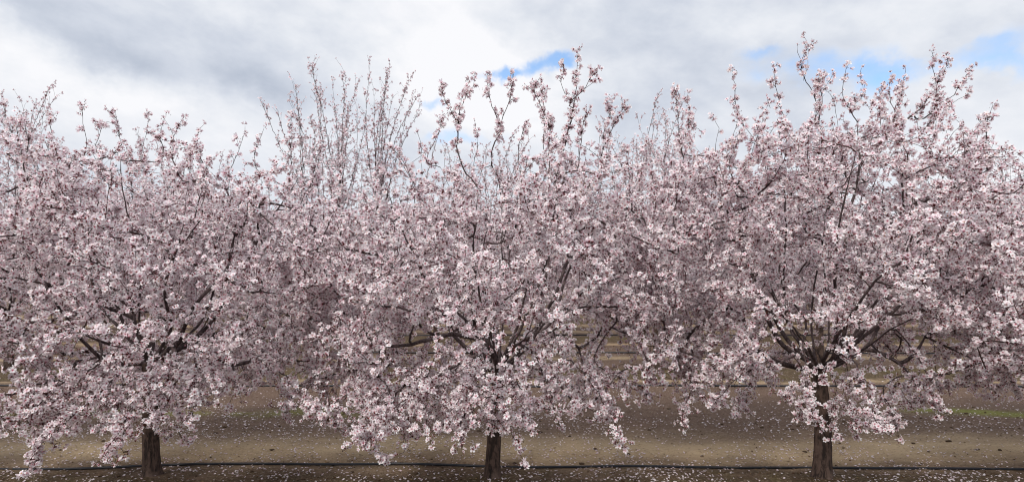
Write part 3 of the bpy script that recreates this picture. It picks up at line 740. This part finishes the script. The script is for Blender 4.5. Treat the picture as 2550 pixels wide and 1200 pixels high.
hose(d_of(834), lambda x: .06 * np.sin(x * .3 + 2), .018, 'farthest visible black irrigation hose, a thin line deep between the rows', x1=24)

# ------------------------------------------------------------------ fallen petals and clods
rp = np.random.default_rng(8)
def drop(n, y0, y1, xw):
    y = y0 * (y1 / y0) ** rp.random(n); x = rp.uniform(-1, 1, n) * xw(y); return x, y
PX, PY = [], []
for n_, y0, y1 in ((17000, 5.0, 10.5), (6000, 10.5, 24)):
    x, y = drop(n_ * 3, y0, y1, lambda y: y * .9 + 1)
    den = .10 + 2.6 * (vnoise(x, y, 1.6, 31) * vnoise(x, y, .5, 32)) ** 1.3 + .35 * (vnoise(x, y, 5.0, 33) > .7)
    den += .5 * np.exp(-((y - 8.1) / .35) ** 2) + .6 * np.exp(-(((x + 5.6) / 1.9) ** 2 + ((y - 6.6) / 1.8) ** 2)) + .3 * np.exp(-(((x + .5) / 1.2) ** 2 + ((y - 6.1) / .8) ** 2))
    s = rp.random(len(x)) < den * .36; PX.append(x[s]); PY.append(y[s])
PX = np.concatenate(PX); PY = np.concatenate(PY); n = len(PX)
PZ = ground_z(PX, PY) + .006
pr = ([(-.5, -.12, 0), (-.5, .12, 0), (.05, -.36, .10), (.05, .36, .12), (.5, -.18, .03), (.5, .18, .05)], [[0, 1, 3, 2], [2, 3, 5, 4]], [(.70, .55, .60)] * 2 + [(.84, .79, .80)] * 4)
pr2 = ([(-.5, -.15, .1), (-.5, .15, 0), (0, -.4, 0), (0, .4, .22), (.45, -.2, .12), (.5, .2, .3)], pr[1], pr[2])
protos = [(np.array(a), b, np.array(c_)) for a, b, c_ in (pr, pr2)]
Nn = np.stack([rp.normal(0, .22, n), rp.normal(0, .22, n), np.ones(n)], 1)
v, f, l, cc = scatter(protos, np.stack([PX, PY, PZ], 1), Nn, rp.uniform(.015, .030, n), rp)
o = bpy.data.objects.new('fallen_petals', mesh_from('fallen_petals', v, f, l, [M_PETAL], colr=cc)); col.objects.link(o); o['kind'] = 'stuff'; o['label'] = 'white petals scattered over the soil'
# leaf litter and bits of twig
lf = ([(-.5, -.1, 0), (-.5, .1, 0), (0, -.28, .14), (0, .28, .05), (.5, -.05, .02), (.5, .05, .06)], pr[1], [(.10, .055, .03)] * 6)
lf2 = ([(-.9, -.05, 0), (-.9, .05, .02), (0, -.06, .12), (0, .06, .1), (.9, -.04, .02), (.9, .04, .0)], pr[1], [(.06, .038, .028)] * 6)
lf3 = (lf[0], pr[1], [(.24, .17, .09)] * 6)
x, y = drop(16000, 5.0, 16, lambda y: y * .9 + 1)
den = .15 + .5 * vnoise(x, y, 1.7, 41) ** 2
for R_ in (5.5, 6.3, 8.3, 12.1): den += .5 * np.exp(-((y - R_) / .4) ** 2)
s_ = rp.random(len(x)) < den * .7; x, y = x[s_], y[s_]; n = len(x)
v, f, l, cc = scatter([(np.array(a_), b_, np.array(c_)) for a_, b_, c_ in (lf, lf2, lf3)], np.stack([x, y, ground_z(x, y) + .006], 1), np.stack([rp.normal(0, .3, n), rp.normal(0, .3, n), np.ones(n)], 1), rp.uniform(.012, .034, n), rp, .25)
o = bpy.data.objects.new('leaf_litter', mesh_from('leaf_litter', v, f, l, [M_PETAL], colr=cc)); col.objects.link(o); o['kind'] = 'stuff'; o['label'] = 'dry brown litter scattered over the soil'
# clods
m, q = new_mat('clod_soil'); tcn = q.n('ShaderNodeTexCoord'); nz = q.noise(tcn.outputs['Object'], 20, 5)
finish(m, q, principled(q, q.mix(nz, (.05, .03, .018), (.13, .09, .06)), .95, nz, .8, .02, .1)); M_CLOD = m
n_ = 3600; x, y = drop(n_ * 2, 5.0, 20, lambda y: y * .9 + 1)
den = np.zeros(len(x)) + .1
for R_ in (5.7, 8.2, 12.1, 18.4): den += .8 * np.exp(-((y - R_) / .5) ** 2)
s = rp.random(len(x)) < den; x, y = x[s], y[s]
Vc, Fc = [], []; b = 0
ico_v = np.array([(0, 0, -1), (.72, -.53, -.45), (-.28, -.85, -.45), (-.89, 0, -.45), (-.28, .85, -.45), (.72, .53, -.45), (.28, -.85, .45), (-.72, -.53, .45), (-.72, .53, .45), (.28, .85, .45), (.89, 0, .45), (0, 0, 1)])
ico_f = np.array([(0, 1, 2), (1, 0, 5), (0, 2, 3), (0, 3, 4), (0, 4, 5), (1, 5, 10), (2, 1, 6), (3, 2, 7), (4, 3, 8), (5, 4, 9), (1, 10, 6), (2, 6, 7), (3, 7, 8), (4, 8, 9), (5, 9, 10), (6, 10, 11), (7, 6, 11), (8, 7, 11), (9, 8, 11), (10, 9, 11)])
zz = ground_z(x, y)
for k in range(len(x)):
    r = .005 + .020 * rp.random() ** 4
    vv = ico_v * (1 + rp.normal(0, .18, (12, 1))) * [r * rp.uniform(.8, 1.6), r, r * .6] + [x[k], y[k], zz[k] + r * .25]
    Vc.append(vv); Fc.append(ico_f + b); b += 12
Fc = np.concatenate(Fc)
o = bpy.data.objects.new('soil_clods', mesh_from('soil_clods', np.concatenate(Vc), Fc.ravel(), np.full(len(Fc), 3), [M_CLOD])); col.objects.link(o); o['kind'] = 'stuff'; o['label'] = 'small dark clods and litter on the soil'
